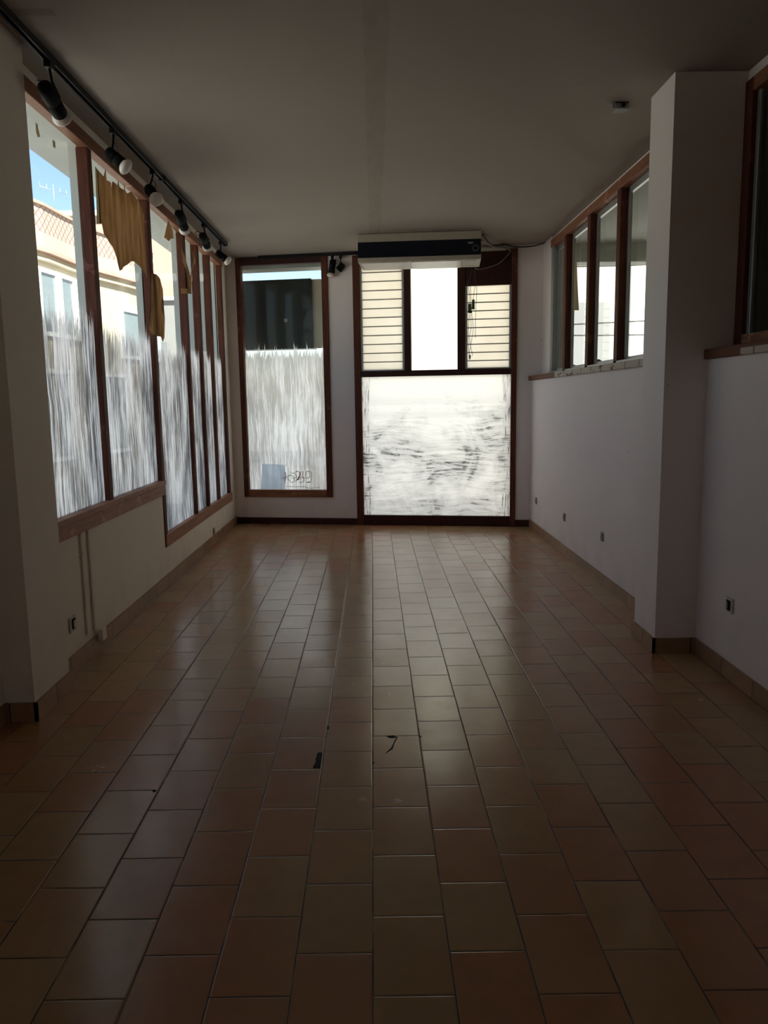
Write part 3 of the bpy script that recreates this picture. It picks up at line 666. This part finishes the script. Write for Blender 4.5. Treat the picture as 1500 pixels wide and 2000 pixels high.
# ----------------------------------------------------------------- torn papers
def sheet(name, pts, X, mat, label, cat='paper', th=.0012, wave=.006, parent=None):
    """torn sheet traced on the window plane x = X, given real thickness and a slight buckle"""
    q = [at_x(a, b, X) for a, b in pts]; b = bmesh.new()
    vs = [b.verts.new(p) for p in q]; b.faces.new(vs)
    bmesh.ops.triangulate(b, faces=b.faces[:])
    bmesh.ops.subdivide_edges(b, edges=b.edges[:], cuts=3, use_grid_fill=True)
    for v in b.verts: v.co.x += wave*(math.sin(v.co.y*21+v.co.z*2)+.6*math.sin(v.co.y*47+1)) * .5 + wave
    me = bpy.data.meshes.new(name); b.to_mesh(me); b.free(); me.materials.append(mat)
    for f in me.polygons: f.use_smooth = True
    o = bpy.data.objects.new(name, me); COL.objects.link(o)
    m = o.modifiers.new('thickness', 'SOLIDIFY'); m.thickness = th
    at0(o, q[0]); return tag(o, label, cat)
Xs = XG+.012
sheet('torn_paper', [(189, 330), (200, 345), (204, 330), (206, 352), (214, 357), (215, 368), (219, 354), (228, 362), (229, 352), (232, 366), (239, 372), (240, 357), (243, 372), (247, 378), (255, 374), (259, 382), (264, 388), (271, 395), (273, 400),
   (280, 420), (287, 545), (281, 532), (270, 520), (262, 511), (255, 510), (247, 516), (240, 522), (238, 526), (232, 529), (226, 505), (216, 480), (208, 466), (202, 458), (198, 436), (193, 437)], Xs, M['kraft'], 'large sheet of torn brown paper stuck across the second left pane')
sheet('torn_paper', [(184, 325), (189, 330), (193, 437), (196, 437), (186, 437)], Xs-.004, M['cream_paper'], 'narrow cream paper strip beside the large brown torn sheet')
sheet('torn_paper', [(294, 533), (304, 536), (312, 545), (317, 565), (317, 578), (314, 590), (313, 603), (318, 614), (321, 622), (320, 660), (316, 668), (313, 658), (304, 656), (293, 652), (290, 640), (292, 620), (291, 611), (294, 606)], XL+.014, M['kraft'], 'torn brown paper wrapped over the post between second and third left panes', wave=.004)
sheet('torn_paper', [(327, 432), (330, 436), (336, 448), (339, 466), (332, 466), (329, 471), (320, 464), (324, 446)], Xs, M['kraft'], 'small bow shaped scrap of brown paper high on the third left pane', wave=.003)
sheet('torn_paper', [(346, 463), (350, 468), (347, 475), (351, 484), (347, 483)], Xs, M['kraft'], 'tiny dark paper scrap high at the edge of the third left pane', wave=.002)
sheet('torn_paper', [(352, 481), (357, 492), (362, 505), (366, 520), (371, 540), (373, 524), (376, 512), (379, 503), (372, 492), (373, 490), (380, 503), (381, 512), (374, 527), (373, 545), (373, 575), (366, 572), (366, 548), (362, 527), (356, 512)], XL+.013, M['kraft'], 'long torn brown paper shred on the post after the third left pane', wave=.003)
sheet('cardboard_tab', [(353, 563), (366, 563), (367, 574), (354, 573)], XL+.012, M['kraft'], 'small dark cardboard tab at the foot of the paper shred', 'cardboard', .004, .001)
sheet('cream_strip', [(1126, 470), (1128, 520), (1131, 606), (1122, 606), (1123, 540)], 1.9, M['cream_paper'], 'long narrow cream paper triangle hanging in the second right window light', 'paper', wave=-.004)
# tape bits at the top of the first left pane
for pts, lb in (([(69, 239), (73, 244), (75, 262), (78, 267), (73, 268), (70, 258)], 'left'), ([(102, 273), (107, 277), (108, 290), (103, 287)], 'right')):
    sheet('tape_scrap', pts, Xs, M['cream_paper'], 'scrap of old tape high on the first left pane, %s one of two' % lb, 'tape', wave=.001)
bp = part(MB().hexa([at_b(510, 955, .02), at_b(557, 955, .02), at_b(557, 955, .024), at_b(510, 955, .024), at_b(512, 906, .02), at_b(557, 908, .02), at_b(557, 908, .024), at_b(512, 906, .024)]), 'paper_sheet', M['bluepaper'], None)
tag(at0(bp, at_b(533, 955, .022)), 'pale blue grey sheet fixed low inside the front window glass', 'paper')

# ----------------------------------------------------------------- dark sign box hanging outside the front window
sb = empty('sign_box', bk(.6, 2.45, .5))
c0 = at_b(474, 672, .42); c1 = at_b(607, 546, .42)
u0 = (c0-BA).dot(BT); u1 = (c1-BA).dot(BT)
part(MB().bbox(u0-.25, u1, 2.055, 2.865, .42, .62), 'box', simple('sign_back', (.020, .022, .020), .5), sb, .004)
sp = [(u1+.002, 2.06), (u1+.235, 2.06), (u1+.235, 2.74), (u1+.215, 2.80), (u1+.17, 2.84), (u1+.10, 2.86), (u1+.002, 2.86)]
part(MB().prism([bk(a, b, .47) for a, b in sp], BN*.06), 'side_panel', M['beige'], sb)
part(MB().bbox(u0+.03, u0+.036, 2.10, 2.66, .412, .4195), 'edge_strip', M['white'], sb)
part(MB().bbox(u1-.34, u1-.30, 2.37, 2.41, .412, .4195), 'label_plate', M['grey'], sb)
for zz in (2.15, 2.72): part(MB().bbox(u0-.18, u0-.15, zz, zz+.03, .2, .42), 'bracket', M['black'], sb)
tag(sb, 'dark back of a sign box hung in the street outside the front window', 'sign')
# pale shutter case between sign box and window top, outside on the wall
# ================================================================= STREET
struct(MB().box(-40, 40, -20, 60, -.35, -.15).build('ground', M['asphalt']))
plan = [(-9.0, 11.5), (-7.9, 14.2), (-7.15, 16.0), (-6.9, 17.1), (-6.85, 18.3), (-6.7, 19.6), (-6.35, 21.0), (-6.1, 22.6)]
def shell(m, pts, z0, z1, out=0.0, depth=.3):
    P = [Vector((*p, 0)) for p in pts]
    N = []
    for i in range(len(P)):
        t = (P[min(i+1, len(P)-1)]-P[max(i-1, 0)]).normalized(); N.append(Vector((t.y, -t.x, 0)))
    for i in range(len(P)-1):
        a, b = P[i]+N[i]*out, P[i+1]+N[i+1]*out; c, d = P[i+1]-N[i+1]*depth, P[i]-N[i]*depth
        m.hexa([(q.x, q.y, z0) for q in (a, b, c, d)]+[(q.x, q.y, z1) for q in (a, b, c, d)])
    return m
sub = []
for i in range(len(plan)-1):
    for k in range(3): sub.append(tuple(Vector(plan[i]).lerp(Vector(plan[i+1]), k/3)))
sub.append(plan[-1])
cbd = empty('curved_building', (-7, 17, -.15))
part(shell(MB(), sub, -.15, 5.05), 'wall', M['facade'], cbd); part(shell(MB(), sub, 4.62, 4.70, .14), 'cornice', M['pink'], cbd); part(shell(MB(), sub, 4.45, 4.50, .10), 'cornice', M['facade'], cbd)
part(shell(MB(), sub, 5.05, 5.6, .0, .1), 'roof_lattice', M['lattice'], cbd)
part(shell(MB(), sub, 5.6, 5.66, .05, .15), 'coping', M['pink'], cbd)
def facwin(poly, s0, s1, z0, z1, parent, fr=.09):
    # s in metres along the plan line
    P = [Vector((*p, 0)) for p in poly]
    def at(s):
        for a, b in zip(P, P[1:]):
            l = (b-a).length
            if s <= l: t = (b-a)/l; return a+t*s, Vector((t.y, -t.x, 0))
            s -= l
        t = (P[-1]-P[-2]).normalized(); return P[-1], Vector((t.y, -t.x, 0))
    a, n = at(s0); b, n2 = at(s1); d = (b-a).normalized(); n = Vector((d.y, -d.x, 0))
    def q(u, o, z): p = a+d*u+n*o; return (p.x, p.y, z)
    w = (b-a).length
    def bx(m, u0, u1, o0, o1, z0_, z1_): m.hexa([q(u0, o0, z0_), q(u1, o0, z0_), q(u1, o1, z0_), q(u0, o1, z0_), q(u0, o0, z1_), q(u1, o0, z1_), q(u1, o1, z1_), q(u0, o1, z1_)])
    m = MB(); bx(m, 0, fr, .0, .09, z0, z1); bx(m, w-fr, w, .0, .09, z0, z1); bx(m, fr, w-fr, .0, .09, z0, z0+fr); bx(m, fr, w-fr, .0, .09, z1-fr, z1)
    f = part(m, 'window', M['extwhite'], parent); m = MB(); bx(m, fr, w-fr, .01, .05, z0+fr, z1-fr)
    part(m, 'pane', M['extglass'], parent)
for s in (3.9, 4.75, 5.6, 6.45, 7.3): facwin(sub, s, s+.78, 2.9, 4.30, cbd)
for s in (9.4, 11.0): facwin(sub, s, s+1.1, 2.6, 3.9, cbd)
for s in (3.0, 5.4, 8.2): facwin(sub, s, s+1.3, .2, 2.2, cbd)
tag(cbd, 'cream curved corner building with white glazed gallery across the side street', 'building')
# grey and pink buildings further up the side street
gb = empty('grey_building', (-5.8, 25, -.15))
part(MB().box(-7.4, -5.5, 23.2, 27, -.15, 4.4), 'wall', M['facgrey'], gb); part(MB().box(-7.5, -5.4, 23.1, 27.1, 4.4, 4.5), 'coping', M['extwhite'], gb)
m = MB().box(-6.6, -6.0, 23.12, 23.18, 1.0, 3.2); part(m, 'window', M['extglass'], gb)
tag(gb, 'low grey building beyond the curved one, seen through the third left pane', 'building')
pbd = empty('pink_building', (-8, 31, -.15))
part(MB().box(-14, -7.0, 28.5, 34, -.15, 8.0), 'wall', M['pink'], pbd); part(MB().box(-11, -9.9, 28.42, 28.48, 5.6, 7.0), 'window', M['extwhite'], pbd)
part(MB().box(-14.2, -6.9, 28.3, 34, 8.0, 8.15), 'roof', M['extwhite'], pbd)
tag(pbd, 'tall pink building far up the side street above the grey one', 'building')
# building across the street
fb = empty('facing_building', (3, 17.5, -.15))
part(MB().box(-.9, 14, 17.5, 19, -.15, 8.5), 'wall', M['facade2'], fb)
for x in (4.2, 6.6, 8.8):
    part(MB().box(x, x+1.1, 17.42, 17.495, 1.9, 3.5), 'window', M['facgrey'], fb)
part(MB().box(-.9, 14, 17.40, 17.495, 1.45, 1.55), 'string_course', M['facgrey'], fb)
part(MB().box(-.9, 14, 17.40, 17.495, 1.15, 1.2), 'string_course', M['facgrey'], fb)
part(MB().box(2.9, 4.0, 17.42, 17.495, 2.2, 2.95), 'window', M['facgrey'], fb)
part(MB().box(5.7, 6.2, 17.25, 17.495, -.15, 8.5), 'pilaster', M['extwhite'], fb)
tag(fb, 'pale sunlit building across the street beyond the door', 'building')
for i, (z0, z1, yy, nm) in enumerate(((3.55, 3.62, 13, 'topmost'), (2.62, 2.78, 13.2, 'second highest'), (2.50, 2.50, 13.4, 'third highest'), (1.80, 1.92, 13.1, 'lowest'))):
    o = MB().tube(spl([(2.75, yy, z0), (4.2, yy, (z0+z1)/2-.03), (7.5, yy, z1)], 8), .012, 6).build('overhead_cable', M['wire']); at0(o, (2.75, yy, z0))
    tag(o, 'thin overhead cable across the street seen through the right windows, %s' % nm, 'cable', 'street cables')
# antenna on the curved building
an_ = empty('roof_antenna', (-6.95, 17.95, 5.66))
part(MB().tube([(-6.95, 17.95, 5.66), (-6.95, 17.95, 6.25)], .008, 6), 'mast', M['alu'], an_)
part(MB().tube([(-7.1, 17.6, 6.12), (-6.8, 18.3, 6.12)], .006, 6), 'boom', M['alu'], an_)
for k in range(5): 
    c = Vector((-7.1, 17.6, 6.12)).lerp(Vector((-6.8, 18.3, 6.12)), k/4); part(MB().tube([c+Vector((0, 0, -.10)), c+Vector((0, 0, .10))], .004, 6), 'element', M['alu'], an_)
tag(an_, 'thin television antenna on the roof of the curved cream building', 'antenna')
# two rounded stones on the ledge outside the right windows
for (px, py, r_, lb) in ((1119, 706, .055, 'farther'), (1167, 699, .06, 'nearer')):
    p = at_x(px, py, 1.975); b = bmesh.new(); bmesh.ops.create_icosphere(b, subdivisions=3, radius=r_)
    for v in b.verts: v.co = Vector((v.co.x*.7, v.co.y*1.25, v.co.z*.75))*(1+.06*math.sin(v.co.x*60+v.co.y*40))
    me = bpy.data.meshes.new('stone'); b.to_mesh(me); b.free(); me.materials.append(M['stone'])
    for f in me.polygons: f.use_smooth = True
    o = bpy.data.objects.new('stone', me); COL.objects.link(o); o.location = (1.975, p.y, 1.668+r_*.72)
    tag(o, 'rounded tan stone on the ledge behind the right window glass, %s one' % lb, 'stone', 'stones on the right window ledge')
